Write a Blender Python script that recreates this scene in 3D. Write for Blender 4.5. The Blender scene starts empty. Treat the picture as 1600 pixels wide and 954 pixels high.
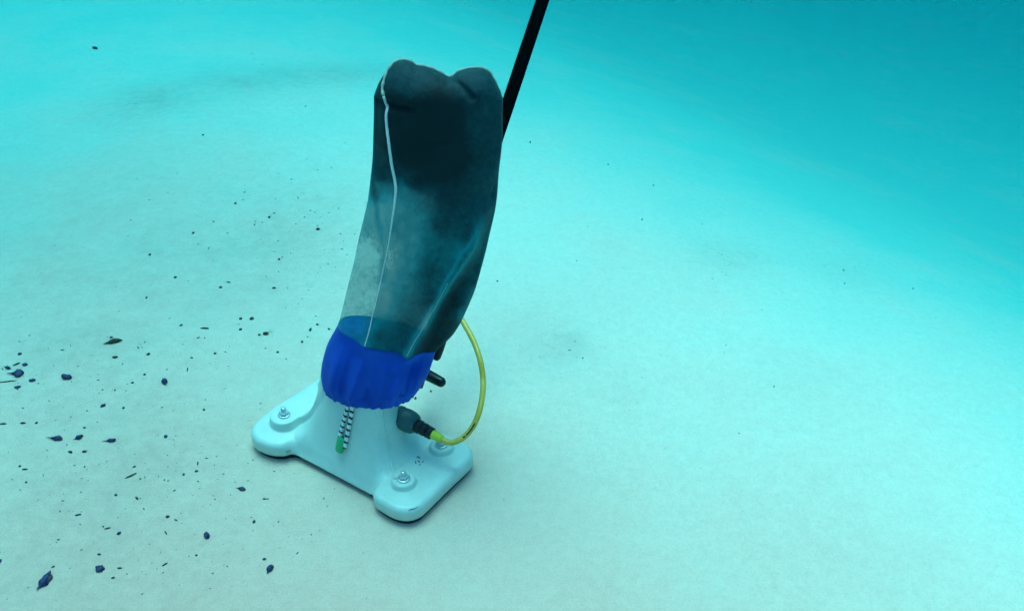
import bpy, bmesh, math, random
from mathutils import Vector, Matrix
from mathutils.bvhtree import BVHTree
from mathutils import noise as mnoise
import numpy as np

C = bpy.context.scene.collection
sc = bpy.context.scene
R = math.radians

# ------------------------------------------------------------------ camera
CAM_H, PITCH, FPX = 1.545, R(35.0), 1716.0        # metres above the pool floor, downwards tilt, focal length in photo pixels
cam_d = bpy.data.cameras.new('camera')
cam = bpy.data.objects.new('camera', cam_d); C.objects.link(cam)
cam.location = (0, 0, CAM_H)
cam.rotation_euler = (R(90) - PITCH, 0, 0)
cam_d.sensor_width = 36.0
cam_d.lens = 36.0 * FPX / 1600.0
cam_d.clip_start = .02; cam_d.clip_end = 200
sc.camera = cam

# ------------------------------------------------------------------ world and sun
SUN_EL, SUN_AZ = R(74), R(-12)                      # azimuth measured from +Y towards +X
w = bpy.data.worlds.new('World'); sc.world = w; w.use_nodes = True
nt = w.node_tree; nt.nodes.clear()
sky = nt.nodes.new('ShaderNodeTexSky'); sky.sky_type = 'NISHITA'; sky.sun_disc = False
sky.sun_elevation = SUN_EL; sky.sun_rotation = SUN_AZ
sky.air_density = 1.0; sky.dust_density = 3.0
bg = nt.nodes.new('ShaderNodeBackground'); bg.inputs['Strength'].default_value = .15
wo = nt.nodes.new('ShaderNodeOutputWorld')
nt.links.new(sky.outputs[0], bg.inputs[0]); nt.links.new(bg.outputs[0], wo.inputs[0])
sd = bpy.data.lights.new('sun', 'SUN'); sd.energy = 1.35; sd.angle = R(34); sd.color = (1.0, .95, .86)
sun = bpy.data.objects.new('sun', sd); C.objects.link(sun)
sdir = Vector((math.sin(SUN_AZ) * math.cos(SUN_EL), math.cos(SUN_AZ) * math.cos(SUN_EL), math.sin(SUN_EL)))
sun.rotation_euler = sdir.to_track_quat('Z', 'Y').to_euler()
sun.location = sdir * 6

sc.view_settings.view_transform = 'Standard'; sc.view_settings.look = 'None'
sc.view_settings.gamma = 1.0; sc.view_settings.exposure = 1.09
sc.render.film_transparent = False
sc.cycles.max_bounces = 8; sc.cycles.transparent_max_bounces = 24; sc.cycles.volume_bounces = 1
sc.cycles.use_denoising = True

# ------------------------------------------------------------------ measuring helpers (where things stand in the place)
cs, sn = math.cos(PITCH), math.sin(PITCH)
FW, UP, RT = Vector((0, cs, -sn)), Vector((0, sn, cs)), Vector((1, 0, 0))
EYE = Vector((0, 0, CAM_H))
def ray(x, y): return FW + RT * ((x - 800) / FPX) - UP * ((y - 477) / FPX)
def on_z(x, y, z=0.0):
    d = ray(x, y); return EYE + d * ((z - CAM_H) / d.z)
def on_y(x, y, Y):
    d = ray(x, y); return EYE + d * (Y / d.y)
def to_px(P):
    q = Vector(P) - EYE; z = q.dot(FW)
    return 800 + FPX * q.dot(RT) / z, 477 - FPX * q.dot(UP) / z
def hit(bvh, x, y, off=.002):
    d = ray(x, y).normalized(); l, n, i, t = bvh.ray_cast(EYE, d)
    if l is None: return None
    if n.dot(d) > 0: n = -n
    return l + n * off

def tag(o, label=None, cat=None, group=None, kind=None):
    if label: o['label'] = label
    if cat: o['category'] = cat
    if group: o['group'] = group
    if kind: o['kind'] = kind
    return o
def empty(name, loc, rz=0):
    o = bpy.data.objects.new(name, None); C.objects.link(o)
    o.location = loc; o.rotation_euler = (0, 0, rz); o.empty_display_size = .05
    return o
def link(name, me, mat, parent=None, smooth=True, local=False):
    """mesh given in world coordinates unless local; parented without moving"""
    if mat is not None:
        for m in (mat if isinstance(mat, (list, tuple)) else [mat]): me.materials.append(m)
    if smooth: me.polygons.foreach_set('use_smooth', [True] * len(me.polygons))
    o = bpy.data.objects.new(name, me); C.objects.link(o)
    if parent is not None:
        if not local:
            M = Matrix.Identity(4); p = parent
            chain = []
            while p is not None: chain.append(p); p = p.parent
            for q in reversed(chain):
                M = M @ Matrix.LocRotScale(q.location, q.rotation_euler, q.scale)
            me.transform(M.inverted())
        o.parent = parent
    me.update()
    return o
def pydata(name, v, f):
    me = bpy.data.meshes.new(name); me.from_pydata([tuple(a) for a in v], [], f); me.update(); return me

# ------------------------------------------------------------------ materials
def nodes(name):
    m = bpy.data.materials.new(name); m.use_nodes = True
    t = m.node_tree; t.nodes.clear()
    out = t.nodes.new('ShaderNodeOutputMaterial'); b = t.nodes.new('ShaderNodeBsdfPrincipled')
    t.links.new(b.outputs[0], out.inputs[0])
    return m, t, b, out
def N(t, typ, **kw):
    n = t.nodes.new(typ)
    for k, v in kw.items():
        if k in n.inputs.keys(): n.inputs[k].default_value = v
        else: setattr(n, k, v)
    return n
def noise_tex(t, vec, scale, detail=4, rough=.6):
    n = N(t, 'ShaderNodeTexNoise'); n.inputs['Scale'].default_value = scale
    n.inputs['Detail'].default_value = detail; n.inputs['Roughness'].default_value = rough
    t.links.new(vec, n.inputs['Vector']); return n.outputs['Fac']
def ramp(t, fac, stops):
    n = t.nodes.new('ShaderNodeValToRGB'); e = n.color_ramp.elements
    while len(e) < len(stops): e.new(.5)
    for i, (p, c) in enumerate(stops):
        e[i].position = p; e[i].color = (*c, 1) if len(c) == 3 else c
    t.links.new(fac, n.inputs[0]); return n.outputs[0]
def mth(t, op, a, b=None, clamp=False):
    n = t.nodes.new('ShaderNodeMath'); n.operation = op; n.use_clamp = clamp
    for i, q in enumerate((a, b)):
        if q is None: continue
        if isinstance(q, (int, float)): n.inputs[i].default_value = q
        else: t.links.new(q, n.inputs[i])
    return n.outputs[0]
def mixc(t, fac, a, b, mode='MIX'):
    n = t.nodes.new('ShaderNodeMix'); n.data_type = 'RGBA'; n.blend_type = mode
    for i, q in ((0, fac), (6, a), (7, b)):
        if isinstance(q, (int, float)): n.inputs[i].default_value = q
        elif isinstance(q, tuple): n.inputs[i].default_value = (*q, 1)
        else: t.links.new(q, n.inputs[i])
    return n.outputs[2]
def simple(name, col, rough=.5, var=.15, scale=60, bump=.0, spec=.5, metal=0.0):
    m, t, b, out = nodes(name)
    tc = t.nodes.new('ShaderNodeTexCoord').outputs['Object']
    f = noise_tex(t, tc, scale)
    lo = tuple(c * (1 - var) for c in col); hi = tuple(min(1, c * (1 + var)) for c in col)
    t.links.new(ramp(t, f, [(.3, lo), (.7, hi)]), b.inputs['Base Color'])
    b.inputs['Roughness'].default_value = rough; b.inputs['Metallic'].default_value = metal
    b.inputs['Specular IOR Level'].default_value = spec
    if bump:
        bp = t.nodes.new('ShaderNodeBump'); bp.inputs['Strength'].default_value = bump
        bp.inputs['Distance'].default_value = .002
        t.links.new(noise_tex(t, tc, scale * 6, 2), bp.inputs['Height']); t.links.new(bp.outputs[0], b.inputs['Normal'])
    return m

# pool floor: pale aqua plaster, with beige silt lying on it
m_floor, t, b, out = nodes('pool_plaster')
tc = t.nodes.new('ShaderNodeTexCoord').outputs['Object']
silt_at = N(t, 'ShaderNodeAttribute', attribute_name='silt').outputs['Fac']
stain_dim_at = N(t, 'ShaderNodeAttribute', attribute_name='stain').outputs['Fac']  # stains, plus the painted dimming of the left side
n1 = noise_tex(t, tc, 2.2, 5, .6); n2 = noise_tex(t, tc, 26, 5, .7); n3 = noise_tex(t, tc, 240, 3, .7)
sf = mth(t, 'ADD', silt_at, mth(t, 'MULTIPLY', mth(t, 'SUBTRACT', n1, .5), .55))
sf = mth(t, 'ADD', sf, mth(t, 'MULTIPLY', mth(t, 'SUBTRACT', n2, .5), .35), clamp=True)
PLASTER, PLASTER_NEAR, SILT = (.20, .67, .57), (.85, .79, .64), (.74, .425, .33)  # plaster pale near, aqua far: the water's tint put into the colour
fade_at = N(t, 'ShaderNodeAttribute', attribute_name='water_fade').outputs['Fac']
cf = mth(t, 'ADD', fade_at, mth(t, 'MULTIPLY', mth(t, 'SUBTRACT', n1, .5), .7), clamp=True)
col = mixc(t, sf, mixc(t, cf, PLASTER, PLASTER_NEAR), SILT)
col = mixc(t, 1.0, col, ramp(t, n3, [(.28, (.89, .90, .91)), (.52, (1, 1, 1)), (.75, (1.04, 1.03, 1.03))]), 'MULTIPLY')
col = mixc(t, 1.0, col, ramp(t, noise_tex(t, tc, 60, 4, .65), [(.3, (.93, .94, .94)), (.55, (1, 1, 1)), (.75, (1.03, 1.03, 1.03))]), 'MULTIPLY')
stf = mth(t, 'MULTIPLY', stain_dim_at, mth(t, 'MULTIPLY', mth(t, 'SUBTRACT', mth(t, 'MULTIPLY', mth(t, 'ADD', n2, noise_tex(t, tc, 7, 4, .6)), .5), .18, clamp=True), 1.9), clamp=True)
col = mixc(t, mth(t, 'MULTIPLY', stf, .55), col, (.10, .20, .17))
t.links.new(col, b.inputs['Base Color'])
b.inputs['Roughness'].default_value = .95; b.inputs['Specular IOR Level'].default_value = .1
bp = t.nodes.new('ShaderNodeBump'); bp.inputs['Strength'].default_value = .35; bp.inputs['Distance'].default_value = .004
t.links.new(mth(t, 'ADD', n2, mth(t, 'MULTIPLY', n3, .6)), bp.inputs['Height']); t.links.new(bp.outputs[0], b.inputs['Normal'])

m_white = simple('white_plastic', (.57, .70, .63), .40, .04, 14, .12, .35)
t = m_white.node_tree; b = next(n for n in t.nodes if n.type == 'BSDF_PRINCIPLED')
tc = next(n for n in t.nodes if n.type == 'TEX_COORD').outputs['Object']
src = b.inputs['Base Color'].links[0].from_socket
g1 = ramp(t, noise_tex(t, tc, 9, 6, .7), [(.50, (0, 0, 0)), (.72, (1, 1, 1))])
g2 = ramp(t, noise_tex(t, tc, 130, 3, .7), [(.60, (0, 0, 0)), (.74, (1, 1, 1))])
gc = mixc(t, mth(t, 'MULTIPLY', g1, .38), src, (.30, .42, .36))
gc = mixc(t, mth(t, 'MULTIPLY', g2, .22), gc, (.20, .30, .28))
t.links.new(gc, b.inputs['Base Color'])
b.inputs['Coat Weight'].default_value = .15; b.inputs['Coat Roughness'].default_value = .25
m_steel = simple('bolt_steel', (.55, .60, .60), .35, .2, 200, .0, .5, .6)
m_black = simple('black_plastic', (.006, .006, .008), .35, .3, 80, 0, .35)
m_pole = simple('black_pole_metal', (.0006, .0006, .0008), .7, .3, 40, 0, .0)
m_coup = simple('dark_green_plastic', (.03, .10, .10), .5, .25, 90, .2, .4)
m_lime = simple('lime_plastic', (.62, .66, .03), .45, .15, 200, .1, .4)
m_cordw = simple('white_cord', (.92, .92, .90), .8, .12, 500, .5, .2)
m_cordb = simple('black_cord', (.01, .02, .02), .8, .3, 500, .5, .2)
m_green = simple('green_cord_end', (.02, .42, .16), .4, .15, 120, .1, .4)
m_pipe = simple('pale_piping', (.72, .74, .70), .8, .15, 300, .4, .2)
m_pipe_t = simple('green_grey_piping', (.30, .44, .36), .8, .2, 260, .4, .2)
m_ink = simple('printed_ink', (.01, .02, .02), .6, .2, 100)

# hose: yellow green with a slight milky skin
m_hose = simple('yellow_hose', (.72, .46, .05), .3, .12, 90, .05, .5)
m_hose_print = simple('hose_print', (.02, .02, .01), .4, .2, 100)

# band: deep blue nylon
m_blue, t, b, out = nodes('blue_nylon')
tc = t.nodes.new('ShaderNodeTexCoord').outputs['Object']
f = noise_tex(t, tc, 18, 4)
t.links.new(ramp(t, f, [(.3, (.006, .048, .38)), (.7, (.013, .082, .54))]), b.inputs['Base Color'])
b.inputs['Roughness'].default_value = .6; b.inputs['Specular IOR Level'].default_value = .15
TL = N(t, 'ShaderNodeBsdfTranslucent', Color=(.02, .22, .80, 1)); mxs = N(t, 'ShaderNodeMixShader'); mxs.inputs[0].default_value = .35
t.links.new(b.outputs[0], mxs.inputs[1]); t.links.new(TL.outputs[0], mxs.inputs[2]); t.links.new(mxs.outputs[0], out.inputs[0])
b.inputs['Sheen Weight'].default_value = .15; b.inputs['Sheen Tint'].default_value = (.2, .5, 1, 1)
bp = t.nodes.new('ShaderNodeBump'); bp.inputs['Strength'].default_value = .3; bp.inputs['Distance'].default_value = .002
t.links.new(noise_tex(t, tc, 420, 2), bp.inputs['Height']); t.links.new(bp.outputs[0], b.inputs['Normal'])

# bag: fine see-through mesh, coated by dark silt where the attribute says so
m_bag, t, b, out = nodes('bag_mesh')
tc = t.nodes.new('ShaderNodeTexCoord').outputs['Object']
sa = N(t, 'ShaderNodeAttribute', attribute_name='silt').outputs['Fac']
na = noise_tex(t, tc, 75, 8, .8); nb = noise_tex(t, tc, 14, 5, .65)
nc = noise_tex(t, tc, 6, 3, .5)
edge = mth(t, 'ADD', mth(t, 'MULTIPLY', mth(t, 'SUBTRACT', na, .5), .70), mth(t, 'MULTIPLY', mth(t, 'SUBTRACT', nb, .5), .30))
k = mth(t, 'ADD', sa, mth(t, 'MULTIPLY', edge, mth(t, 'MAXIMUM', mth(t, 'SUBTRACT', 1.45, sa), .25)))
cov = ramp(t, k, [(.10, (0, 0, 0)), (.32, (.30, .30, .30)), (.60, (.66, .66, .66)), (.84, (.85, .85, .85)), (1.0, (1, 1, 1))])
fcol = ramp(t, cov, [(.0, (.02, .34, .31)), (.30, (.003, .19, .20)), (.62, (.001, .26, .28)), (.75, (.001, .15, .165)), (.87, (.001, .056, .066)), (1.0, (.001, .012, .014))])
fcol = mixc(t, mth(t, 'MULTIPLY', mth(t, 'MULTIPLY', ramp(t, nc, [(.44, (0, 0, 0)), (.62, (1, 1, 1))]), cov), .35), fcol, (.001, .034, .046))
t.links.new(fcol, b.inputs['Base Color'])
b.inputs['Roughness'].default_value = .75; b.inputs['Specular IOR Level'].default_value = .2
b.inputs['Sheen Tint'].default_value = (.25, .85, .9, 1); b.inputs['Sheen Weight'].default_value = .10; b.inputs['Sheen Roughness'].default_value = .4
bp = t.nodes.new('ShaderNodeBump'); bp.inputs['Strength'].default_value = .25; bp.inputs['Distance'].default_value = .002
t.links.new(mth(t, 'ADD', noise_tex(t, tc, 500, 2), mth(t, 'MULTIPLY', nb, 2)), bp.inputs['Height']); t.links.new(bp.outputs[0], b.inputs['Normal'])
tr = N(t, 'ShaderNodeBsdfTransparent'); mx = N(t, 'ShaderNodeMixShader')
alpha = ramp(t, cov, [(.0, (.36, .36, .36)), (.28, (.70, .70, .70)), (.6, (.94, .94, .94)), (1.0, (.995, .995, .995))])
t.links.new(alpha, mx.inputs[0]); t.links.new(tr.outputs[0], mx.inputs[1]); t.links.new(b.outputs[0], mx.inputs[2])
t.links.new(mx.outputs[0], out.inputs[0])

# debris: dark seeds and leaf bits
def debris_mat(name, a, b2, c, sc_):
    m, t, b, out = nodes(name); tc = t.nodes.new('ShaderNodeTexCoord').outputs['Object']
    f = noise_tex(t, tc, sc_, 4, .7)
    t.links.new(ramp(t, f, [(.36, a), (.50, b2), (.64, c)]), b.inputs['Base Color']); b.inputs['Roughness'].default_value = .6
    bp = t.nodes.new('ShaderNodeBump'); bp.inputs['Strength'].default_value = .6; bp.inputs['Distance'].default_value = .002
    t.links.new(noise_tex(t, tc, 500, 3), bp.inputs['Height']); t.links.new(bp.outputs[0], b.inputs['Normal'])
    return m
m_deb = debris_mat('dark_wet_seed', (.002, .004, .02), (.008, .022, .13), (.12, .06, .02), 95)
m_deb3 = simple('greenish_grit', (.025, .06, .055), .8, .5, 60)
m_deb2 = debris_mat('dark_wet_leaf', (.004, .008, .006), (.02, .03, .016), (.12, .07, .02), 110)
m_speck = simple('dark_grit', (.07, .13, .12), .8, .6, 30, 0, .2)

# ------------------------------------------------------------------ pool floor, falling away to the deep end
EDGE_A, EDGE_B = np.array([-.05, 3.72]), np.array([1.22, 2.2])
def smooth(a, b_, x):
    q = np.clip((x - a) / (b_ - a), 0, 1); return q * q * (3 - 2 * q)
def edge_s(x, y):
    d = EDGE_B - EDGE_A; d = d / np.hypot(*d); nrm = np.array([-d[1], d[0]])
    if nrm[0] < 0: nrm = -nrm
    s = (x - EDGE_A[0]) * nrm[0] + (y - EDGE_A[1]) * nrm[1]
    return s + .05 * np.sin(1.9 * x + .9 * y)
def floor_z(x, y):
    s = edge_s(x, y)
    SL, WD = .58, 2.4
    s0 = np.clip(s + WD / 2, 0, None)
    z = np.where(s0 < WD, SL * s0 ** 2 / (2 * WD), SL * (s0 - WD / 2))
    return -2.2 * (1 - np.exp(-z / 2.2))
def seg_dist(X, Y, pts):
    d = np.full(np.shape(X), 1e9)
    for (ax, ay), (bx, by) in zip(pts[:-1], pts[1:]):
        vx, vy = bx - ax, by - ay; L = vx * vx + vy * vy
        q = np.clip(((X - ax) * vx + (Y - ay) * vy) / L, 0, 1)
        d = np.minimum(d, np.hypot(X - ax - q * vx, Y - ay - q * vy))
    return d
gx = np.linspace(-7, 7, 281); gy = np.linspace(-3, 11, 281)
X, Y = np.meshgrid(gx, gy)
Z = floor_z(X, Y)
V = np.stack([X, Y, Z], -1).reshape(-1, 3)
nx = len(gx)
F = [(j * nx + i, j * nx + i + 1, (j + 1) * nx + i + 1, (j + 1) * nx + i) for j in range(len(gy) - 1) for i in range(nx - 1)]
fm = pydata('pool_floor', V, F)
# silt cover: thick near the front left, thinning towards the right and the back
cl = lambda px, py: np.array(on_z(px, py)[:2])
sil = .98 * np.exp(-(((X + .75) / 1.15) ** 2 + ((Y - 1.0) / 1.05) ** 2)) + .28 * np.exp(-(((X - .35) / .7) ** 2 + ((Y - 1.15) / .55) ** 2))
sil = np.clip(.9 * sil + .36 * np.exp(-(((X + 1.1) / .75) ** 2 + ((Y - 2.5) / .7) ** 2)), 0, 1)
water_fade = (1 - .85 * smooth(2.4, 5.2, Y)) * (1 - .75 * (1 - smooth(-1.9, .1, X)) * smooth(1.6, 2.6, Y)) * (1 - smooth(-.75, .75, edge_s(X, Y)))  # painted loss of red through the water: pale near, aqua far and deep
# old stains: a long smudge up the left, a blotch right of the cleaner, cloudy marks left of it; the widest spot paints in light falling off at left
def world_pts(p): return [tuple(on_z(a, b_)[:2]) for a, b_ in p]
stain_dim = .62 * np.exp(-(seg_dist(X, Y, world_pts([(215, 160), (330, 128), (450, 98), (590, 66)])) / .13) ** 2)
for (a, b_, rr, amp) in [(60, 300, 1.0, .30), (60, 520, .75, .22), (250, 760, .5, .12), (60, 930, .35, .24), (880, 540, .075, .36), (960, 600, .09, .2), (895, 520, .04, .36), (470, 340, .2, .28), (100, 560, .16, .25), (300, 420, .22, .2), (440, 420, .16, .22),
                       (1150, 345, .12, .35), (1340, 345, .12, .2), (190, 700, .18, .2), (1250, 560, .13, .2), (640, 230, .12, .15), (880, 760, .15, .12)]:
    q = cl(a, b_); stain_dim += amp * np.exp(-(((X - q[0]) ** 2 + (Y - q[1]) ** 2) / rr ** 2))
for nm, arr in (('silt', sil), ('water_fade', water_fade), ('stain', np.clip(stain_dim, 0, 1))):
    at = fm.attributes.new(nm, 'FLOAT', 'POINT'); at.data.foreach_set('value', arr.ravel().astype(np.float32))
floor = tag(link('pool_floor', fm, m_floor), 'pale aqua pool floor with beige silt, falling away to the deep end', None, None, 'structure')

# ------------------------------------------------------------------ the cleaner
BC = Vector((-.3052, 1.6822, 0)); YAW = -.605
UX = Vector((math.cos(YAW), math.sin(YAW), 0)); UY = Vector((-UX.y, UX.x, 0))
def L2W(x, y, z): return BC + UX * x + UY * y + Vector((0, 0, z))
vac = empty('pool_vacuum', BC, YAW)
tag(vac, 'white plastic pool vacuum head standing on the pool floor', 'pool vacuum')

# outline of the plate, read anticlockwise in local metres
OUT = [(-.100, -.099), (-.112, -.113), (-.130, -.125), (-.153, -.131), (-.178, -.130), (-.200, -.118), (-.212, -.098), (-.217, -.070),
       (-.217, -.030), (-.213, .010), (-.211, .050), (-.206, .085), (-.190, .104), (-.160, .110), (-.125, .104), (-.100, .094),
       (-.060, .092), (0, .092), (.060, .092), (.100, .094), (.125, .103), (.160, .110), (.192, .106), (.212, .092), (.221, .068),
       (.221, 0), (.222, -.070), (.220, -.092), (.208, -.110), (.186, -.120), (.158, -.121), (.132, -.117), (.118, -.106), (.110, -.097),
       (.060, -.096), (0, -.096), (-.060, -.096)]
def catmull(P, per, closed=True):
    P = [Vector(p) for p in P]; n = len(P); o = []
    for i in range(n if closed else n - 1):
        p0 = P[(i - 1) % n] if closed or i > 0 else P[i]
        p1, p2 = P[i], P[(i + 1) % n]
        p3 = P[(i + 2) % n] if closed or i < n - 2 else p2
        for k_ in range(per):
            q = k_ / per
            o.append(.5 * ((2 * p1) + (p2 - p0) * q + (2 * p0 - 5 * p1 + 4 * p2 - p3) * q * q + (3 * p1 - p0 - 3 * p2 + p3) * q ** 3))
    if not closed: o.append(P[-1])
    return o
oc = catmull([(a, b_, 0) for a, b_ in OUT], 8)
# resample evenly
def resample(P, n, closed=True):
    Q = P + ([P[0]] if closed else []); d = [0]
    for a, b_ in zip(Q[:-1], Q[1:]): d.append(d[-1] + (b_ - a).length)
    o = []; j = 0; m = n if closed else n - 1
    for i in range(n):
        s = d[-1] * i / m
        while j < len(d) - 2 and d[j + 1] < s: j += 1
        q = (s - d[j]) / max(1e-9, d[j + 1] - d[j]); o.append(Q[j].lerp(Q[j + 1], min(1, q)))
    return o
NT = 560
oc = resample(oc, NT)
ocx = np.array([p.x for p in oc]); ocy = np.array([p.y for p in oc])
NECK_A, NECK_B, NECK_TOP = .077, .037, .205       # half sizes of the neck where the bag is tied, and its top
FOOT_A, FOOT_B = .112, .090
PL_T, PL_B, RND = .043, .013, .012
BOLTS = [(-.158, -.0595), (.158, -.0595), (.158, .0595), (-.158, .0595)]
def plate_h(x, y, dedge):
    z = PL_T - RND + np.sqrt(np.clip(RND ** 2 - np.clip(RND - dedge, 0, RND) ** 2, 0, None))
    z = z + .004 * smooth(.012, .05, dedge)
    # raised deck on the left, round the bolts
    d1 = np.hypot(x + .158, y + .0595) - .031
    bx = np.maximum(np.abs(x + .12) - .066, np.abs(y - .035) - .078)
    dk = np.minimum(d1, bx)
    k_ = .02; hmix = np.clip(.5 + .5 * (bx - d1) / k_, 0, 1); dk = bx * (1 - hmix) + d1 * hmix - k_ * hmix * (1 - hmix)
    z = z + .017 * (1 - smooth(-.003, .002, dk)) * smooth(.006, .014, dedge)
    for i, (a, b_) in enumerate(BOLTS):
        if a > 0: z = z + (.010 if b_ < 0 else .009) * (1 - smooth(.021, .0265, np.hypot(x - a, y - b_))) * smooth(.0, .012, dedge)
    # shallow dished panel on the right deck
    z = z - .003 * np.exp(-(((x - .15) / .03) ** 2 + (y / .035) ** 2))
    # between the lobes the plate thins out towards its front edge
    win = smooth(-.122, -.078, x) * (1 - smooth(.098, .124, x)) * (y < 0)
    z = z - .022 * win * (1 - smooth(.0, .045, dedge))
    for a, b_ in ((-.086, -.078), (.090, -.076)): z = z + .009 * np.exp(-(((x - a) / .022) ** 2 + ((y - b_) / .013) ** 2)) * smooth(0, .012, dedge)
    return z
def hump(x, y):
    th = np.arctan2(y, x)
    c_, s_ = np.abs(np.cos(th)), np.abs(np.sin(th))
    rf = ((c_ / (FOOT_A * 1.14)) ** 3.8 + (s_ / (FOOT_B * 1.14)) ** 3.8) ** (-1 / 3.8)
    rn = ((c_ / NECK_A) ** 2.6 + (s_ / NECK_B) ** 2.6) ** (-1 / 2.6)
    q = np.clip((rf - np.hypot(x, y)) / (rf - rn), 0, 1)
    return .150 * (.25 * q + .75 * q ** 2.6)
def body_z(x, y, dedge):
    p = plate_h(x, y, dedge); h_ = hump(x, y) * smooth(-.002, .014, dedge)
    z = p + h_
    # ledges in front, beside the recess: two shallow scoops
    return z
vs = []; fs = []
rings = []
# underside rim, outer wall
for zz, ins in ((PL_B, .010), (PL_B, .002), (PL_B + .0015, .0)):
    rings.append(('flat', zz, ins))
nrm2 = []
for i in range(NT):
    a, b_ = oc[(i - 2) % NT], oc[(i + 2) % NT]; tdir = (b_ - a).normalized(); nrm2.append(Vector((-tdir.y, tdir.x, 0)))
ctr = sum((p.x * oc[(i + 1) % NT].y - oc[(i + 1) % NT].x * p.y) for i, p in enumerate(oc))
sgn = 1 if ctr > 0 else -1                        # inward normal
for kind, zz, ins in rings:
    for i in range(NT):
        p = oc[i] + nrm2[i] * sgn * ins; vs.append((p.x, p.y, zz))
K = 110
polyx = np.append(ocx, ocx[0]); polyy = np.append(ocy, ocy[0])
def edge_dist(x, y):
    return seg_dist(x, y, list(zip(polyx, polyy)))
for k_ in range(K):
    q = k_ / (K - 1)
    q = q ** 1.25
    X1 = []; Y1 = []
    for i in range(NT):
        th = math.atan2(oc[i].y / .85, oc[i].x); c_, s_ = math.cos(th), math.sin(th)
        rr = (abs(c_) ** 2.6 + abs(s_) ** 2.6) ** (-1 / 2.6)
        nxp, nyp = NECK_A * rr * c_, NECK_B * rr * s_
        X1.append(oc[i].x * (1 - q) + nxp * q); Y1.append(oc[i].y * (1 - q) + nyp * q)
    X1 = np.array(X1); Y1 = np.array(Y1)
    de = edge_dist(X1, Y1) if k_ > 0 else np.zeros(NT)
    if k_ > 0: de = np.minimum(de, 1)
    Z1 = body_z(X1, Y1, de)
    if k_ == 0:
        win0 = smooth(-.122, -.078, X1) * (1 - smooth(.098, .124, X1)) * (Y1 < 0)
        Z1 = PL_T - RND - (PL_T - RND - PL_B - .004) * win0
    for i in range(NT): vs.append((X1[i], Y1[i], Z1[i]))
ztop = max(v[2] for v in vs)
base_top = vs[-NT:]
for zz, sc_ in ((.215, .97), (NECK_TOP, .96), (NECK_TOP, .88), (.16, .86)):
    for (a, b_, c_) in base_top:
        vs.append((a * sc_, b_ * sc_, max(zz, c_ + .004) if sc_ > .87 else zz))
nr = len(vs) // NT
for r_ in range(nr - 1):
    for i in range(NT):
        j = (i + 1) % NT; a = r_ * NT
        fs.append((a + i, a + j, a + NT + j, a + NT + i))
# floor of the shell (underside) and cap in the neck
fs.append(tuple(range(NT - 1, -1, -1)))
fs.append(tuple((nr - 1) * NT + i for i in range(NT)))
WV = [L2W(*v) for v in vs]
bm_v = pydata('base_shell', WV, fs)
b_ = bmesh.new(); b_.from_mesh(bm_v); bmesh.ops.recalc_face_normals(b_, faces=b_.faces); b_.to_mesh(bm_v); b_.free()
BODY = BVHTree.FromPolygons([v[:] for v in WV], fs)
shell = link('base_shell', bm_v, m_white, vac)
print('neck ring z', min(v[2] for v in base_top), max(v[2] for v in base_top))

def tube(path, rad, seg=16, cap=True):
    """verts, faces of a tube along a list of Vectors; rad number or list"""
    n = len(path); v = []; f = []
    tprev = None; up = Vector((0, 0, 1))
    T = []
    for i in range(n):
        a = path[max(0, i - 1)]; b2 = path[min(n - 1, i + 1)]; T.append((b2 - a).normalized())
    u = T[0].cross(up)
    if u.length < 1e-3: u = T[0].cross(Vector((0, 1, 0)))
    u.normalize()
    for i in range(n):
        u = (u - T[i] * u.dot(T[i])).normalized(); w_ = T[i].cross(u)
        r_ = rad[i] if hasattr(rad, '__len__') else rad
        for k2 in range(seg):
            a = 2 * math.pi * k2 / seg; v.append(path[i] + (u * math.cos(a) + w_ * math.sin(a)) * r_)
    for i in range(n - 1):
        for k2 in range(seg):
            j = (k2 + 1) % seg; f.append((i * seg + k2, i * seg + j, (i + 1) * seg + j, (i + 1) * seg + k2))
    if cap:
        f.append(tuple(range(seg - 1, -1, -1))); f.append(tuple((n - 1) * seg + k2 for k2 in range(seg)))
    return v, f
def add_tube(name, path, rad, mat, parent, seg=16, smooth_=True):
    v, f = tube(path, rad, seg); return link(name, pydata(name, v, f), mat, parent, smooth_)
def lathe(name, origin, axis, prof, mat, parent, seg=32, lobes=0, lobe_amp=0.0, smooth_=True):
    """profile list (distance along axis, radius)"""
    axis = Vector(axis).normalized(); u = axis.cross(Vector((0, 0, 1)))
    if u.length < 1e-3: u = Vector((1, 0, 0))
    u.normalize(); w_ = axis.cross(u); v = []; f = []
    for (d, r_) in prof:
        for k2 in range(seg):
            a = 2 * math.pi * k2 / seg; rr = r_ * (1 + lobe_amp * math.cos(a * lobes)) if lobes else r_
            v.append(origin + axis * d + (u * math.cos(a) + w_ * math.sin(a)) * rr)
    n = len(prof)
    for i in range(n - 1):
        for k2 in range(seg):
            j = (k2 + 1) % seg; f.append((i * seg + k2, i * seg + j, (i + 1) * seg + j, (i + 1) * seg + k2))
    f.append(tuple(range(seg - 1, -1, -1))); f.append(tuple((n - 1) * seg + k2 for k2 in range(seg)))
    me = pydata(name, v, f)
    q = bmesh.new(); q.from_mesh(me); bmesh.ops.recalc_face_normals(q, faces=q.faces); q.to_mesh(me); q.free()
    return link(name, me, mat, parent, smooth_)

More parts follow.
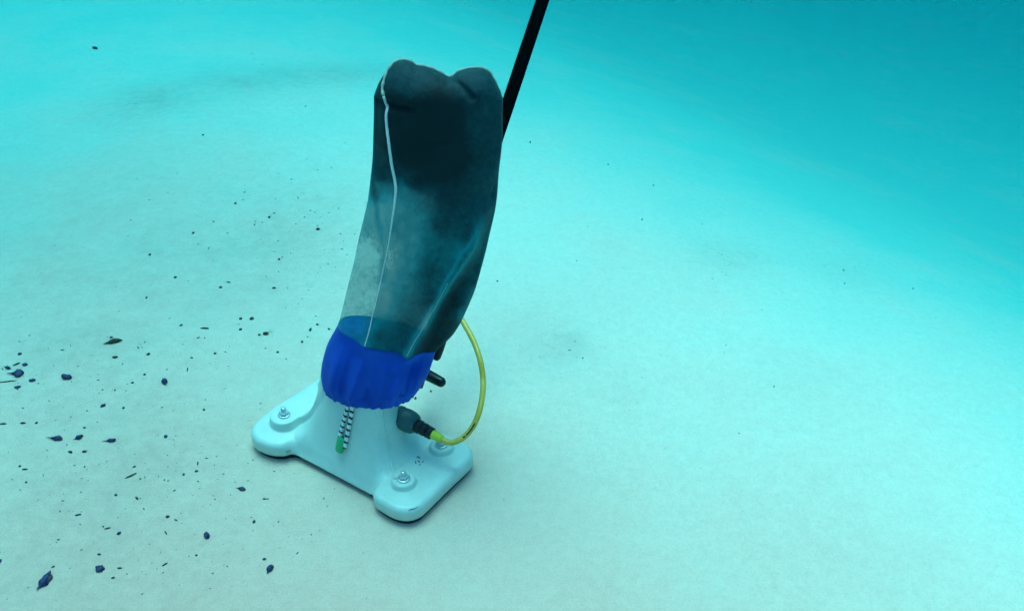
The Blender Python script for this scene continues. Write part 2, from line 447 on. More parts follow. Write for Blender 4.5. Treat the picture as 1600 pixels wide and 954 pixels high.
# dark strip added under the plate, standing for its contact shadow
v = []; f = []
for ins, zz in ((.012, .0015), (.006, .0015), (.005, PL_B + .001), (.014, PL_B + .001)):
    for i in range(0, NT, 4):
        p = oc[i] + nrm2[i] * sgn * ins; v.append(L2W(p.x, p.y, zz))
n4 = NT // 4
for a_ in range(4):
    for i in range(n4):
        j = (i + 1) % n4; b_ = (a_ + 1) % 4; f.append((a_ * n4 + i, a_ * n4 + j, b_ * n4 + j, b_ * n4 + i))
link('shadow_strip', pydata('shadow_strip', v, f), simple('navy_shade', (.004, .008, .03), .7, .3, 60), vac)
# bolts: washer, hex nut, round stud
for i, (a, b2) in enumerate(BOLTS):
    z0 = float(body_z(np.array([a]), np.array([b2]), np.array([.05]))[0])
    O = L2W(a, b2, z0 - .0005)
    bolt = lathe('bolt', O, (0, 0, 1), [(-.004, .0056), (.0145, .0056), (.0180, .0050), (.0195, .0030)], m_steel, vac, 20)
    lathe('nut', O, (0, 0, 1), [(.0025, .0080), (.0025, .0095), (.0095, .0095), (.0105, .0078)], m_steel, bolt, 6, smooth_=False)
    lathe('washer', O, (0, 0, 1), [(0, .0120), (.0020, .0128), (.0030, .0118), (.0030, .006)], m_steel, bolt, 28)
# small wheels under the plate that carry it
for a in (-.17, .17):
    for b2 in (-.07, .07):
        lathe('wheel', L2W(a - .008, b2, .012), UX, [(0, .010), (.002, .012), (.014, .012), (.016, .010)], m_black, vac, 20)
# thin mould lines down the neck
def on_body(pts, off=.001):
    P = [hit(BODY, x, y, off) for x, y in pts]; return [p for p in P if p is not None]
rl = resample(catmull([(599, 642, 0), (603, 672, 0), (608, 705, 0), (612, 728, 0), (618, 748, 0)], 8, False), 30, False)
P = on_body([(p.x, p.y) for p in rl], .0006)
add_tube('mould_line', P, [.0015 if i < len(P) * .72 else .0028 for i in range(len(P))], m_white, vac, 8)
# small moulded marks and a scuff on the right deck
for pts in ([(651, 714), (654, 713), (656, 716)], [(653, 719), (656, 722)], [(660, 722), (662, 720)], [(649, 720), (650, 724)], [(655, 726), (657, 725)]):
    P = on_body([(x, y) for x, y in pts], .0004)
    add_tube('moulded_mark', P, .0008, m_ink, vac, 6)
P = on_body([(638, 797), (642, 795), (648, 794), (653, 791)], .0002)
add_tube('scuff', P, [.0004, .0009, .0008, .0004], m_coup, vac, 6)

# hose coupling in the right side of the neck
cO = None
ch = .118
def cpos(s, yy=.026, z=ch): return L2W(s, yy, z)
cx0 = .070
coup = lathe('hose_coupling', cpos(cx0), UX - Vector((0, 0, .06)),
      [(0, .012), (.003, .018), (.007, .0208), (.014, .0215), (.0155, .0190), (.019, .0190), (.0205, .0215), (.028, .0225), (.040, .0222), (.048, .0205), (.053, .0175), (.056, .0135)], m_coup, vac, 60, 20, .02)

# ------------------------------------------------------------------ pole socket, black, behind the neck
POLE_BOT = on_y(652, 588, 1.80)
POLE_TOPV = on_y(848, 0, 2.42)
PD = (POLE_TOPV - POLE_BOT).normalized()
SO = POLE_BOT - PD * .01
add_tube('pole_bracket', [L2W(-.0, .045, .17), L2W(.0, .075, .19), SO], [.018, .017, .016], m_black, vac, 16)
lathe('pole_socket', SO - PD * .012, PD, [(0, .013), (.002, .0185), (.12, .0185), (.123, .016)], m_black, vac, 28)
kn0 = SO + PD * .005
K1 = on_y(664, 583, 1.79); K2 = on_y(690, 597, 1.755)
kp = [kn0, kn0.lerp(K1, .5), K1, K1.lerp(K2, .5), K2, K2 + (K2 - K1).normalized() * .004, K2 + (K2 - K1).normalized() * .008]
add_tube('handle_lever', kp, [.012, .012, .0125, .0115, .0105, .0085, .004], m_black, vac, 20)
K3 = on_y(682, 558, 1.79); K4 = on_y(690, 536, 1.80)
add_tube('locking_pin', [K3 - (K4 - K3) * .15, K3, K3.lerp(K4, .5), K4, K4 + (K4 - K3) * .6], [.006, .0088, .0092, .0088, .007], m_black, vac, 16)

# ------------------------------------------------------------------ pole
pole = empty('vacuum_pole', POLE_BOT)
tag(pole, 'long black pole rising from behind the filter bag out of the frame', 'pole')
LEN = 1.9 / PD.z
pend = POLE_BOT + PD * ((1.86 - POLE_BOT.z) / PD.z)
add_tube('tube', [POLE_BOT + PD * .02, POLE_BOT + PD * .3, pend], .0148, m_pole, pole, 28)
lathe('end_cap', pend, PD, [(0, .0152), (.014, .0152), (.018, .011)], m_black, pole, 24)

# ------------------------------------------------------------------ filter bag
TILT = R(9)
PV = Vector((0, math.sin(TILT), math.cos(TILT))); PN = Vector((0, -math.cos(TILT), math.sin(TILT)))
BO = BC + Vector((0, .0, .15))
def on_plane(x, y):
    d = ray(x, y); t_ = (BO - EYE).dot(PN) / d.dot(PN); return EYE + d * t_
ROWS = [  # left x,y, right x,y, depth in front, depth behind
 (507, 599, 652, 607, .068, .066), (502, 578, 669, 583, .074, .070), (508, 545, 677, 563, .070, .068), (527, 508, 684, 544, .060, .062),
 (541, 460, 710, 516, .062, .060), (554, 405, 731, 480, .064, .060), (566, 350, 750, 428, .066, .060), (577, 300, 765, 368, .066, .060),
 (582, 245, 777, 303, .064, .056), (583, 195, 784, 222, .060, .050), (585, 150, 784, 154, .055, .040)]
TOPC = [(585, 150), (592, 131), (602, 112), (612, 100), (622, 95), (632, 93.5), (642, 96), (650, 101.5), (665, 104), (682, 110), (700, 119.5), (707, 119), (716, 112),
        (732, 107), (750, 106), (763, 111), (772, 125), (779, 140), (784, 154)]
tcx = np.array([p[0] for p in TOPC]); tcy = np.array([p[1] for p in TOPC])
ra = np.array(ROWS, float)
def row(v):                                       # v in 0..10, smooth
    i = int(min(max(v, 0), 9.9999)); q = v - i
    p0, p1, p2, p3 = ra[max(0, i - 1)], ra[i], ra[min(10, i + 1)], ra[min(10, i + 2)]
    return .5 * (2 * p1 + (p2 - p0) * q + (2 * p0 - 5 * p1 + 4 * p2 - p3) * q * q + (3 * p1 - p0 - 3 * p2 + p3) * q ** 3)
SEAM = [(600, 150), (603, 160), (606, 168), (604, 180), (605, 200), (608, 225), (612, 255), (617, 280), (619, 297), (617, 318), (613, 345), (609, 372), (604, 400), (597, 432), (590, 462), (583, 490), (577, 517), (569, 544)]
CREASE = [(758, 325), (738, 385), (718, 415), (700, 442), (682, 476), (664, 508), (648, 533), (636, 556)]
def G(d, s): return math.exp(-(d / s) ** 2)
def sd(x, y, pts):
    best = 1e9; side = 0
    for (ax, ay), (bx, by) in zip(pts[:-1], pts[1:]):
        vx, vy = bx - ax, by - ay; q = min(1, max(0, ((x - ax) * vx + (y - ay) * vy) / (vx * vx + vy * vy)))
        dx, dy = x - ax - q * vx, y - ay - q * vy; d = math.hypot(dx, dy)
        if d < best: best = d; side = 1 if vx * dy - vy * dx < 0 else -1
    return best, side                             # side +1: to the right of the line when it runs down
def relief(x, y, pleat=1.0):
    r_ = 0
    d, s = sd(x, y, SEAM); r_ += .0055 * G(d, 13)
    if s < 0: r_ -= .006 * G(d - 20, 14)
    d, s = sd(x, y, CREASE); r_ += .013 * G(d, 9)
    r_ -= (.014 if s > 0 else .004) * G(d - 22, 14)
    d, s = sd(x, y, [(583, 157), (606, 163), (622, 168), (645, 172)]); r_ -= .013 * G(d, 6) * (1 if x < 640 else .6)
    d, s = sd(x, y, [(703, 119), (718, 133), (738, 152)]); r_ -= .011 * G(d, 5)
    r_ += .007 * G(math.hypot((x - 655) / 1.5, y - 145), 34)
    r_ += .006 * G(math.hypot(x - 748, y - 142), 28)
    r_ -= .004 * G(math.hypot((x - 700) / .7, y - 150), 24)
    d, s = sd(x, y, [(600, 300), (650, 240), (720, 215), (775, 225)]); r_ -= .004 * G(d, 20)
    d, s = sd(x, y, [(640, 330), (700, 300), (770, 270)]); r_ += .004 * G(d, 18)
    d, s = sd(x, y, [(583, 290), (591, 340), (600, 395), (597, 440)]); r_ -= .005 * G(d, 6)
    d, s = sd(x, y, [(655, 420), (640, 480), (620, 540)]); r_ -= .004 * G(d, 10)
    if y > 500:                                   # pleats of the band
        for xx, am, wd in ((530, .004, 9), (552, -.004, 8), (568, .006, 9), (590, -.003, 9), (612, .003, 7), (634, .006, 8), (648, -.005, 7), (664, .003, 6)):
            xs = xx - (y - 550) * .28; r_ += 1.9 * am * G(x - xs, wd * .8) * pleat
        if y > 585: r_ += pleat * .0013 * math.sin(x * .55 + 2 * math.sin(x * .13)) * min(1, (y - 585) / 25)
    return r_
SP = [(600,200,1.0),(680,200,1.2),(650,240,1.2),(690,260,1.15),(610,180,1.1),(760,200,.9),(640,130,.9),(740,130,.9),(600,270,.95),(650,285,1.0),(700,300,.96),(765,320,.85),(592,300,.7),(592,330,.3),(575,400,.1),(560,460,.05),(615,325,.42),(633,305,.62),
      (650,345,.55),(640,365,.5),(690,350,.88),(730,360,.84),(606,400,.25),(640,410,.55),(670,420,.85),(700,410,.74),(718,395,.62),(600,470,.2),(628,470,.50),(655,480,.62),(605,530,.62),(645,520,.66),
      (690,480,.92),(722,440,.92),(706,460,.93),(681,507,.9),(736,412,.9),(712,478,.86),(697,505,.84),(730,455,.8),(748,400,.86),(705,505,.75),(738,462,.45),(722,490,.35),(672,535,.9),(555,500,.12),(765,400,.8),(690,450,.66),(668,500,.5)]
spx = np.array(SP, float)
def silt_at_px(x, y):
    w_ = 1 / ((spx[:, 0] - x) ** 2 + (spx[:, 1] - y) ** 2 + 140) ** 1.6
    q = float((w_ * spx[:, 2]).sum() / w_.sum())
    d, s = sd(x, y, CREASE)
    d2, s2 = sd(x, y, SEAM)
    if y > 420 and s2 > 0: q += .16 * min(1, (y - 420) / 50)
    d3, s3 = sd(x, y, [(583, 290), (591, 340), (600, 395), (597, 440)]); q += .16 * G(d3, 5)
    return max(.1, q - .42 * G(d, 6.5) * min(1, max(0, (y - 330) / 60)))
NPHI = 220
band_skin = False
def bag_ring(v):
    """v 0..10 body rows, 10..11 the closing cap; returns points, silt"""
    pts = []; st = []
    rr = row(min(v, 10)); wcap = max(0, v - 10)
    for k2 in range(NPHI):
        ph = 2 * math.pi * k2 / NPHI; c_ = math.cos(ph); s_ = math.sin(ph)
        # fold lower body into a rounder, upper body into a flatter section
        s = (1 - c_) / 2
        lx = rr[0] * (1 - s) + rr[2] * s; ly = rr[1] * (1 - s) + rr[3] * s
        front = s_ >= 0
        dep = (rr[4] if front else rr[5])
        prof = abs(s_) ** .85
        if wcap > 0:
            s = min(1, max(0, s)); tx = 585 + 199 * s
            ty = float(np.interp(tx, tcx, tcy))
            lx = lx * (1 - wcap) + tx * wcap; ly = ly * (1 - wcap) + ty * wcap
            prof *= math.sqrt(max(0, 1 - wcap ** 2)) if front else (1 - wcap) ** .8
        P = on_plane(lx, ly)
        lean = min(1, v / 4); nd = Vector((0, -1, 0)).lerp(PN, lean).normalized()
        sgn_ = 1 if front else -1
        Q = P + nd * (dep * prof * sgn_)
        qx, qy = to_px(Q)
        fade = min(1, abs(s_) * 2.5) * (math.sqrt(max(0, 1 - wcap ** 2)))
        if v < .6: fade *= .5
        if front: Q = Q + nd * relief(qx, qy, min(1, max(0, (3.0 - v) / .9)) * min(1, max(.25, v / .7))) * fade
        nz = mnoise.noise(Q * 16) * .0035 + mnoise.noise(Q * 40) * .0012
        Q = Q + nd * sgn_ * nz * fade + Vector((1, 0, 0)) * (mnoise.noise(Q * 14 + Vector((5, 0, 0))) * .003)
        if v > 2.9 and v <= 3.06 and band_skin: Q = Q + nd * sgn_ * .0012
        if v < 1:                                  # gathered elastic hem
            Q = Q + nd * sgn_ * (.0014 * math.sin(ph * 34) + .0008 * math.sin(ph * 57 + 1)) * (1 - v)
            Q = Q + Vector((0, 0, 1)) * (.0009 * math.sin(ph * 21 + 1) + .0014 * mnoise.noise(Vector((ph * 6, 0, 3)))) * (1 - v)
        pts.append(Q)
        if front: st.append(silt_at_px(*to_px(Q)))
        else: st.append(.9 if v > 7.2 else max(.04, .04 + .9 * smooth(.35, .8, s) * smooth(3.5, 5.5, v)) if v > 3 else .3)
    return pts, st
def loft(name, vv, mat, parent, close_top=False):
    v = []; st = []
    for q in vv:
        p, s_ = bag_ring(q); v += p; st += s_
    f = []
    for i in range(len(vv) - 1):
        for k2 in range(NPHI):
            j = (k2 + 1) % NPHI; f.append((i * NPHI + k2, i * NPHI + j, (i + 1) * NPHI + j, (i + 1) * NPHI + k2))
    me = pydata(name, v, f)
    a_ = me.attributes.new('silt', 'FLOAT', 'POINT'); a_.data.foreach_set('value', np.array(st, np.float32))
    q = bmesh.new(); q.from_mesh(me); bmesh.ops.recalc_face_normals(q, faces=q.faces); q.to_mesh(me); q.free()
    bv = BVHTree.FromPolygons([a[:] for a in v], f)
    return link(name, me, mat, parent), bv, v
bag = empty('filter_bag', BC + Vector((0, 0, .15)))
tag(bag, 'tall debris filter bag of dark silted mesh with blue band tied on the vacuum neck', 'filter bag')
mesh_o, BAG, bagv = loft('mesh_sack', list(np.linspace(3.0, 10, 130)) + list(10 + np.sin(np.linspace(.06, math.pi / 2, 30))), m_bag, bag)
band_skin = True
band_o, BAND, bandv = loft('band', np.linspace(-.02, 3.06, 56), m_blue, bag)
# the band is a little fuller than the mesh inside it
# elastic cord in the hem
hp, _ = bag_ring(0.02)
hp = [p + Vector((0, 0, .001)) for p in hp]
# piping down the left seam and over the top
sp = resample(catmull([(x, y, 0) for x, y in SEAM], 6, False), 110, False)
P = [hit(BAG, p.x, p.y, .0008) for p in sp]; P = [p for p in P if p is not None]
rad = [.0026 if i < 42 else max(.0011, .0024 - (i - 42) * .00006) for i in range(len(P))]
add_tube('seam_piping', P, rad, m_pipe, bag, 8)
cp = resample(catmull([(x, y, 0) for x, y in CREASE[3:]], 6, False), 40, False)
P = [hit(BAG, p.x, p.y, .0003) for p in cp]; P = [p for p in P if p is not None]
add_tube('seam_piping', P, [.0004 + .0009 * i / len(P) for i in range(len(P))], m_pipe_t, bag, 6)
e1 = [Vector((x, y, 0)) for x, y in [(600, 150), (598, 140), (600, 128), (604, 115), (610, 105)]] 
P = [hit(BAG, p.x, p.y, .001) for p in resample(catmull([tuple(p) for p in e1], 6, False), 24, False)]
P = [p for p in P if p is not None]
top_line = [on_plane(x, y) for x, y in TOPC[3:]]
top_line = resample(catmull([tuple(p) for p in top_line], 6, False), 90, False)
add_tube('top_piping', P + top_line[1:], [.0026 + .0006 * math.sin(i * .9) for i in range(len(P) + len(top_line) - 1)], m_pipe_t, bag, 8)
# lower edge seam of the mesh on the band
eb = [i for i in range(NPHI)]
r3, _ = bag_ring(3.03)

# drawcord: two striped strands and a green end, hanging out of the hem on the front of the neck
def cord(pts, rad, name, parent):
    pp = resample(catmull([(x, y, 0) for x, y in pts], 8, False), 64, False)
    P = [hit(BODY, p.x, p.y, rad + .0008) for p in pp]
    for _ in range(3):
        P = [P[0]] + [(P[i - 1] + P[i] * 2 + P[i + 1]) / 4 for i in range(1, len(P) - 1)] + [P[-1]]
    v, f = tube(P, rad, 10); me = pydata(name, v, f)
    me.materials.append(m_cordw); me.materials.append(m_cordb)
    for p in me.polygons:
        if len(p.vertices) > 4: continue
        i, k2 = divmod(p.index, 10)
        if (i + k2 * .45) % 8.0 < 2.7: p.material_index = 1
    return link(name, me, None, parent)
cd = cord([(547, 622), (545, 636), (540, 655), (535, 674), (532, 689)], .0042, 'drawcord', bag)
cord([(552, 622), (552, 640), (549, 658), (545, 678), (541, 698)], .0042, 'drawcord', bag)
P = [hit(BODY, x, y, .006) for x, y in [(534, 682), (532, 692), (530, 700), (529, 706)]]
Q = [hit(BODY, x, y, .006) for x, y in [(539, 690), (537, 697), (535, 703), (534, 708)]]
ax = (P[-1] - P[0]).normalized()
# a squat crimped sleeve over both strands: oval section
v = []; f = []; sidev = (Q[0] - P[0]); sidev -= ax * sidev.dot(ax); sidev.normalize(); nn = ax.cross(sidev)
prof = [(-.002, .9), (0, 1), (.012, 1.05), (.020, 1.0), (.026, .95), (.030, .8), (.0315, .4)]
mid0 = (P[0] + Q[0]) / 2
for d, r_ in prof:
    for k2 in range(20):
        a = 2 * math.pi * k2 / 20; v.append(mid0 + ax * (d - .004) + sidev * (math.cos(a) * .0098 * r_) + nn * (math.sin(a) * .0062 * r_))
for i in range(len(prof) - 1):
    for k2 in range(20):
        j = (k2 + 1) % 20; f.append((i * 20 + k2, i * 20 + j, (i + 1) * 20 + j, (i + 1) * 20 + k2))
f.append(tuple(range(19, -1, -1))); f.append(tuple((len(prof) - 1) * 20 + k2 for k2 in range(20)))
link('cord_end', pydata('cord_end', v, f), m_green, bag)

# ------------------------------------------------------------------ hose
hs = cpos(cx0) + (UX - Vector((0, 0, .06))).normalized() * .052
hd = (UX - Vector((0, 0, .06))).normalized()
hose = empty('water_hose', hs)
tag(hose, 'thin yellow green hose looping from the vacuum neck up behind the bag', 'hose')
lathe('connector', hs, hd, [(0, .0125), (.001, .0138), (.014, .0135), (.015, .0122), (.018, .0122), (.019, .0130), (.027, .0125), (.0275, .0112), (.030, .0112), (.0305, .0125), (.042, .0118), (.044, .010)], m_black, hose, 40, 10, .03)
fe = hs + hd * .040
lathe('ferrule', fe, hd, [(0, .0098)] + [q for i in range(5) for q in ((.003 + i * .004, .0100 - i * .0003), (.0048 + i * .004, .0088 - i * .0003))] + [(.024, .0082), (.026, .0074)], m_lime, hose, 36)
h0 = fe + hd * .020
print('hose start px', to_px(h0), 'coupling px', to_px(cpos(cx0)), to_px(hs))
hp_ = [h0, h0 + hd * .012, on_y(706, 691, h0.y - .012), on_y(724, 683, h0.y - .005), on_y(740, 664, h0.y + .015), on_y(751, 634, h0.y + .045), on_y(755, 598, 1.71), on_y(751, 566, 1.745),
       on_y(743, 540, 1.78), on_y(733, 519, 1.81), on_y(722, 500, 1.84), on_y(706, 470, 1.88), on_y(705, 430, 1.92)]
pq = POLE_BOT + PD * (.26); hp_[-1:] = [hp_[-2].lerp(pq + Vector((.022, 0, 0)), .5)]; hp_ += [pq + Vector((.0215, 0, 0)), pq + PD * .06 + Vector((.0215, 0, 0)), pq + PD * .12 + Vector((.0215, 0, 0))]
hc = resample(catmull([tuple(p) for p in hp_], 12, False), 220, False)
add_tube('tube', hc, .0059, m_hose, hose, 18)
lathe('pole_clip', pq + PD * .05, PD, [(0, .0155), (.001, .0175), (.018, .0175), (.019, .0155)], m_black, hose, 24)
# black printing along the hose: small flat dashes on its upper side
for (x0, y0, x1, y1) in [(722, 682.5, 725, 680.5), (727, 679, 729, 676.5), (731, 675, 732, 672.5), (734, 671, 735.5, 668.5), (737, 666.5, 739, 662)]:
    best = []
    for (xx, yy) in ((x0, y0), (x1, y1)):
        i = min(range(len(hc)), key=lambda i: math.hypot(to_px(hc[i])[0] - xx, to_px(hc[i])[1] - yy)); best.append(i)
    i0, i1 = min(best), max(best) + 1
    seg = [hc[i] + (EYE - hc[i]).normalized() * .0052 for i in range(i0, i1 + 1)]
    add_tube('printed_mark', seg, .0017, m_hose_print, hose, 6)

# ------------------------------------------------------------------ debris lying on the floor
def lump(name, px, py, w_px, h_px, rot, mat, label, cat, seed, tail=None, group=None, knob=0.0, flat=.55):
    """an irregular seed, pebble or leaf bit; sizes in photo pixels turned into metres at its place"""
    P = on_z(px, py, 0.0); P.z = float(floor_z(np.array(P.x), np.array(P.y)))
    dist = (P - EYE).dot(FW); m = dist / FPX; el = math.atan2(CAM_H, P.y)
    rnd = random.Random(seed); q = bmesh.new()
    bmesh.ops.create_icosphere(q, subdivisions=3 if w_px > 6 else 2, radius=1)
    a = w_px * m / 2; b2 = h_px * m / 2 / math.sin(el); hh = min(a, b2) * flat
    # work in the rotated frame of the thing
    if rot is not None: a, b2 = w_px * m / 2, h_px * m / 2
    off = Vector((rnd.random() * 9, rnd.random() * 9, 0))
    for v_ in q.verts:
        n_ = 1 + .42 * mnoise.noise(v_.co * 1.4 + off) + .26 * mnoise.noise(v_.co * 3.4 + off)
        x_, y_, z_ = v_.co * n_
        if tail:                                   # draw one end out into a stalk
            tx = -x_ if tail > 0 else x_
            if tx > .2: 
                kf = 1 - smooth(.2, .75, tx) * .80; y_ *= kf; z_ *= kf; x_ *= 1 + smooth(.2, 1, tx) * abs(tail)
        v_.co = (x_ * a, y_ * b2, max(z_ * hh, -hh * .5))
    zmin = min(v_.co.z for v_ in q.verts)
    me = bpy.data.meshes.new(name); 
    for v_ in q.verts: v_.co.z -= zmin
    q.to_mesh(me); q.free()
    o = link(name, me, mat, None)
    o.location = P; o.rotation_euler = (0, 0, R(rot) if rot is not None else rnd.uniform(-.2, .2))
    tag(o, label, cat, group)
    return o
BIG = [
 ('leaf_scrap', 177, 534.5, 25, 8, 24, m_deb2, 'slender dark olive leaf scrap lying alone, uppermost of the larger bits at left', 'leaf', .3),
 ('seed_husk', 28, 584, 17, 15, 5, m_deb, 'largest round blue black seed at left edge with a dark stalk', 'seed', .9),
 ('seed', 12, 575, 11, 6, -25, m_deb, 'small teardrop seed just up and left of the large stalked seed', 'seed', .5),
 ('seed', 31, 553, 6, 6, 10, m_deb, 'small round dark seed topmost in the left edge cluster', 'seed', 0),
 ('seed', 39, 570, 8, 6, 10, m_deb, 'small dark seed directly above right of the large stalked seed', 'seed', 0),
 ('seed', 51, 594.5, 10, 5, 12, m_deb, 'small oval seed right below the large stalked seed', 'seed', 0),
 ('seed', 28, 605, 10, 4.5, 18, m_deb, 'flat thin seed lowest in the left edge cluster', 'seed', 0),
 ('twig', 12, 596, 26, 2.2, 12, m_deb2, 'thin dark twig under the large stalked seed at left edge', 'twig', 0),
 ('twig', 26, 569, 10, 3, 40, m_deb2, 'short bent twig between two small seeds in the left edge cluster', 'twig', 0),
 ('seed', 104.5, 590, 16, 9.5, -12, m_deb, 'plump oval dark blue seed lying between the left cluster and the curled leaf bit', 'seed', 0),
 ('leaf_scrap', 257, 596.5, 16, 9, -58, m_deb, 'curled dark blue leaf bit nearest the upper left of the vacuum', 'leaf', .15),
 ('seed_husk', 89, 685.5, 19, 9, -8, m_deb, 'dark husk with a stalk on its left, first in the row of three', 'seed', .7),
 ('seed', 123, 684, 13, 8, 38, m_deb, 'pointed dark seed in the middle of the row of three', 'seed', .25),
 ('seed_husk', 174, 688.5, 14, 8, 8, m_deb, 'dark husk with pale stalk, last in the row of three', 'seed', .8),
 ('leaf_scrap', 377.5, 764, 14, 7, -12, m_deb, 'small dark leaf scrap just below left of the vacuum plate', 'leaf', .3),
 ('seed', 323, 837, 14, 8.5, -65, m_deb, 'upright oval dark seed between the vacuum and the bottom left corner', 'seed', 0),
 ('leaf_scrap', 421.5, 889, 16, 10, 75, m_deb, 'pointed dark leaf scrap near the bottom edge below the vacuum', 'leaf', .35),
 ('seed', 156, 889, 14, 12, -30, m_deb, 'squarish dark blue seed right of the largest scrap at bottom left', 'seed', 0),
 ('leaf_scrap', 69, 909, 33, 15, 72, m_deb, 'largest blue grey scrap standing near the bottom left corner', 'leaf', .1),
 ('seed', 0, 877, 5, 11, 0, m_deb, 'blue seed cut off by the left frame edge near the bottom', 'seed', 0),
 ('seed_husk', 415.5, 521.5, 9, 7, 10, m_deb2, 'dark knobbly husk on the clean floor left of the blue band', 'seed', 0),
 ('leaf_scrap', 148, 75, 10, 3.5, -22, m_deb, 'lone dark fleck far back at upper left', 'leaf', 0),
 ('leaf_scrap', 320, 513, 13, 3, -3, m_deb2, 'thin flat leaf sliver left of the knobbly husk', 'leaf', 0),
 ('leaf_scrap', 180, 558.5, 8, 4, 5, m_deb2, 'half round dark flake just below the olive leaf scrap', 'leaf', 0),
 ('twig', 205, 743, 19, 3, 38, m_deb2, 'short rough twig lying left of the vacuum below the row of three', 'twig', 0),
 ('twig', 309, 723.5, 9, 2, -80, m_deb2, 'tiny straight twig standing upright left of the vacuum plate', 'twig', 0),
]
for i, (nm, px, py, ww, hh, rot, mt, lab, cat, tl) in enumerate(BIG):
    lump(nm, px, py, ww, hh, rot, mt, lab, cat, 100 + i, tl)
SMALL = [(161, 634, 8, 5, 35), (193, 637, 4, 3, 0), (232, 553.5, 6, 4, 30), (174, 527, 5, 3.5, 10), (5, 662, 10, 3, 3), (36, 661, 8, 3.5, 5), (57, 660.5, 5, 4, 40), (132, 705.5, 7, 4, 5), (110, 706, 8, 4, -30),
         (259, 682, 6, 4.5, 0), (132, 668, 5, 3, 10), (207, 598, 5, 3, 5), (186, 833, 7, 5, 60), (262, 807, 6, 5, 30), (258, 881, 9, 3, 45), (122, 804, 9, 3, 18), (177, 902, 6, 3.5, 20),
         (187, 887, 7, 3, 5), (155, 865.5, 6, 3, 0), (214, 778, 7, 3.5, -55), (39, 733, 8, 3, 5), (307, 736, 6, 3.5, 20), (31, 728, 4, 3, 0), (41, 753, 4, 3, 0), (210, 729, 5, 3, 20), (181, 773, 5, 3, 0),
         (397, 814.5, 5, 5, 0), (413, 873, 6, 4, 10), (413, 779, 5, 2.5, 0), (287, 741, 4, 3, 0), (261, 869, 0, 0, 0), (307, 867, 4, 3, 0), (83, 885, 5, 3, 30), (275, 812, 6, 2.5, -30), (259, 832, 9, 2, -55),
         (168, 825, 9, 2.5, 20), (376, 498, 5, 3, 0), (393.5, 498, 6, 4, 0), (376, 514.5, 5, 3, 0), (405, 523, 4, 3, 0), (485, 515, 4, 5, 0), (496, 507, 5, 3, -20), (514, 514, 5, 3, -30),
         (274, 433.5, 5, 2.5, 0), (229, 465, 3.5, 3, 0), (345, 449, 5, 2.5, 0), (428, 450, 6, 2.5, 0), (357, 441, 7, 2, -15), (317, 210, 4, 3, -20), (234, 398, 4, 3, 0), (302, 364, 4, 3, 0),
         (368, 318, 4, 2.5, 0), (497, 357, 6, 3, 0), (436, 405, 4, 3, 0), (421, 339, 4, 3, 0), (336, 552, 4, 3, 0), (434, 550, 4, 3, 0), (283, 508, 4, 3, 0), (472, 534, 4, 3, 0), (226, 585, 4, 3, 0),
         (293, 577, 2, 7, 0), (319, 640, 4, 3, 0), (649, 622, 3.5, 4, 0), (673, 611, 3, 3, 0), (1027, 220, 3, 3, 0), (954, 190, 3, 3, 0), (829, 168, 3, 5, 0), (1335, 340, 3, 4, 0), (1335, 369, 3, 3, 0),
         (1213, 583, 3, 3, 0), (1156, 667, 3, 2.5, 0), (1007, 295, 3, 4, 0), (1451, 354, 3, 3, 0), (911, 553, 4, 2.5, 0), (890, 541, 7, 2, 10), (777, 431, 4, 2.5, 0), (902, 386, 3, 2.5, 0)]
LAB = {(161, 634): 'small tilted dark chip above the pointed seed of the row of three', (193, 637): 'tiny round speck right of the tilted dark chip',
 (232, 553.5): 'small dark crumb between the olive leaf scrap and the curled leaf bit', (174, 527): 'tiny crumb touching the top of the olive leaf scrap',
 (5, 662): 'flat dark sliver cut close to the left frame edge', (36, 661): 'flat greenish crumb just right of the sliver at the left edge', (57, 660.5): 'tilted crumb above left of the row of three',
 (132, 705.5): 'dark crumb just under the pointed seed of the row of three', (110, 706): 'slanting crumb with a tail just under the first husk of the row', (259, 682): 'lone round speck midway between the row of three and the vacuum',
 (186, 833): 'small upright dark chip above the squarish seed', (262, 807): 'dark oval chip up and left of the upright oval seed', (258, 881): 'thin slanting chip between the squarish seed and the pointed scrap',
 (122, 804): 'thin pale edged sliver left of the dark oval chip', (177, 902): 'small chip just below right of the squarish seed', (187, 887): 'flat sliver just right of the squarish seed',
 (155, 865.5): 'small flat crumb just above the squarish seed', (214, 778): 'slanting chip below the short rough twig', (39, 733): 'flat dark chip in the left field below the sliver at the left edge',
 (307, 736): 'round edged crumb just below the tiny upright twig', (397, 814.5): 'round dark crumb under the leaf scrap below left of the plate', (413, 873): 'dark crumb resting just above the pointed scrap at bottom',
 (393.5, 498): 'round speck just above the dark knobbly husk', (405, 523): 'tiny crumb touching the left of the knobbly husk', (293, 577): 'thin upright fleck right of the curled leaf bit',
 (259, 832): 'faint long slanting fleck left of the upright oval seed', (168, 825): 'faint slanting sliver left of the small upright chip', (649, 622): 'black speck at the right edge of the neck below the blue band',
 (890, 541): 'short dark streak in the faint stain right of the yellow hose', (345, 449): 'flat fleck on the floor left of the bag, level with its clear mesh'}
for i, (px, py, ww, hh, rot) in enumerate(SMALL):
    if ww == 0: continue
    if px > 700: ww, hh = ww * .7, hh * .7
    lump('grit_speck', px, py, ww, hh, rot if rot else None, m_deb3 if ww < 6 else (m_deb2 if i % 3 else m_deb), LAB.get((px, py), 'tiny dark speck of grit lying on the pale pool floor'), 'speck', 300 + i, 0, 'specks of grit scattered on the pool floor')

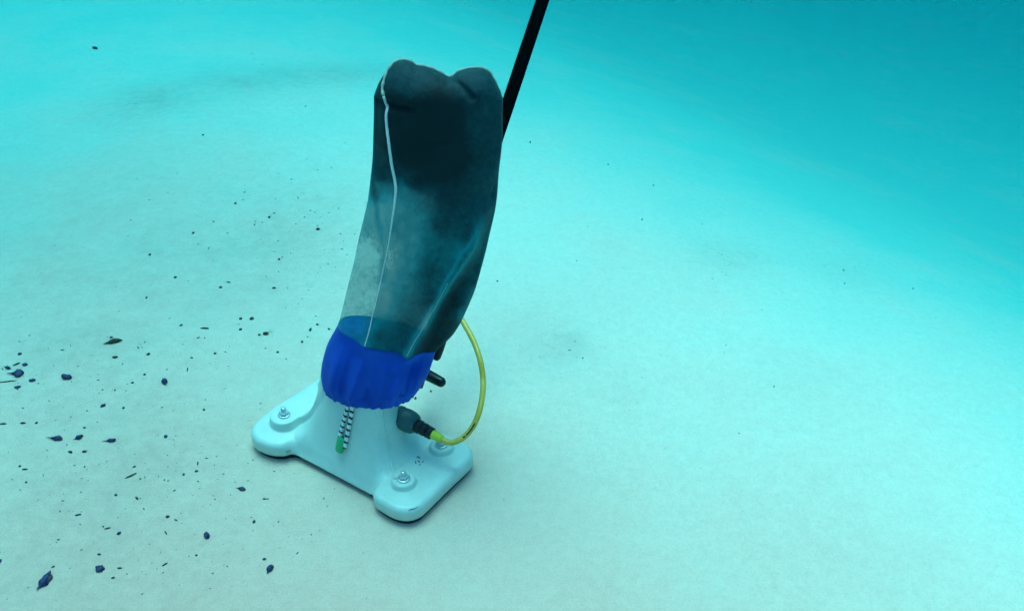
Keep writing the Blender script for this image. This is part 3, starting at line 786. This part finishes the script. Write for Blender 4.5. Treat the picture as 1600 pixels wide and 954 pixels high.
# fine dust of specks that nobody could count: one mesh of flattened grains
rnd = random.Random(7); v = []; f = []
REG = [(440, 330, 90, 45, 70), (500, 400, 60, 50, 30), (120, 640, 130, 60, 50), (230, 720, 160, 60, 90), (180, 830, 160, 60, 70), (330, 560, 150, 50, 60), (400, 880, 150, 50, 30), (260, 380, 160, 50, 30),
       (885, 540, 40, 18, 22), (970, 610, 50, 30, 12), (1150, 350, 45, 35, 45), (1350, 350, 130, 40, 22), (1000, 480, 250, 120, 25), (1200, 750, 300, 130, 22), (1150, 200, 250, 100, 20), (450, 150, 250, 90, 15),
       (310, 760, 200, 90, 70), (70, 600, 60, 40, 25), (1150, 500, 60, 60, 16)]
for (cx_, cy_, sx_, sy_, n_) in REG:
    for _ in range(n_):
        x, y = rnd.gauss(cx_, sx_), rnd.gauss(cy_, sy_)
        if not (-80 < x < 1680 and -60 < y < 1020): continue
        P = on_z(x, y); P.z = float(floor_z(np.array(P.x), np.array(P.y))); m = (P - EYE).dot(FW) / FPX
        s = (m * abs(rnd.gauss(0, .42)) + m * .32) * (1 if x < 620 else .62); an = rnd.uniform(0, math.pi); el_ = rnd.uniform(1.0, 3.2)
        s = min(s, .0026)
        c_, s_ = math.cos(an), math.sin(an); o0 = len(v)
        for (u_, w_, z_) in ((-el_, 0, 0), (-.3, -1, 0), (.5, -.9, 0), (el_, .1, 0), (.4, 1, 0), (-.5, .8, 0), (-.1, .1, .9)):
            a, b2 = u_ * s, w_ * s; v.append((P.x + a * c_ - b2 * s_, P.y + a * s_ + b2 * c_, P.z + z_ * s + .0008))
        for k2 in range(6): f.append((o0 + k2, o0 + (k2 + 1) % 6, o0 + 6))
tag(link('fine_grit', pydata('fine_grit', v, f), m_speck, None, False), 'fine dark grit sprinkled over the pool floor', None, None, 'stuff')

# ------------------------------------------------------------------ the water: one closed volume round everything
q = bmesh.new(); bmesh.ops.create_cube(q, size=1)
for v_ in q.verts: v_.co = Vector((v_.co.x * 15, v_.co.y * 15 + 4, -2.6 if v_.co.z < 0 else 1.95))
hm = bpy.data.meshes.new('haze'); q.to_mesh(hm); q.free()
m = bpy.data.materials.new('clear_pool_water'); m.use_nodes = True; t = m.node_tree; t.nodes.clear()
out = t.nodes.new('ShaderNodeOutputMaterial'); pv = t.nodes.new('ShaderNodeVolumePrincipled')
pv.inputs['Density'].default_value = .38
pv.inputs['Color'].default_value = (.0, .003, .004, 1)
pv.inputs['Absorption Color'].default_value = (.0, .505, .59, 1)
t.links.new(pv.outputs[0], out.inputs['Volume'])
tag(link('haze', hm, m, None, False), 'clear blue green pool water', None, None, 'stuff')
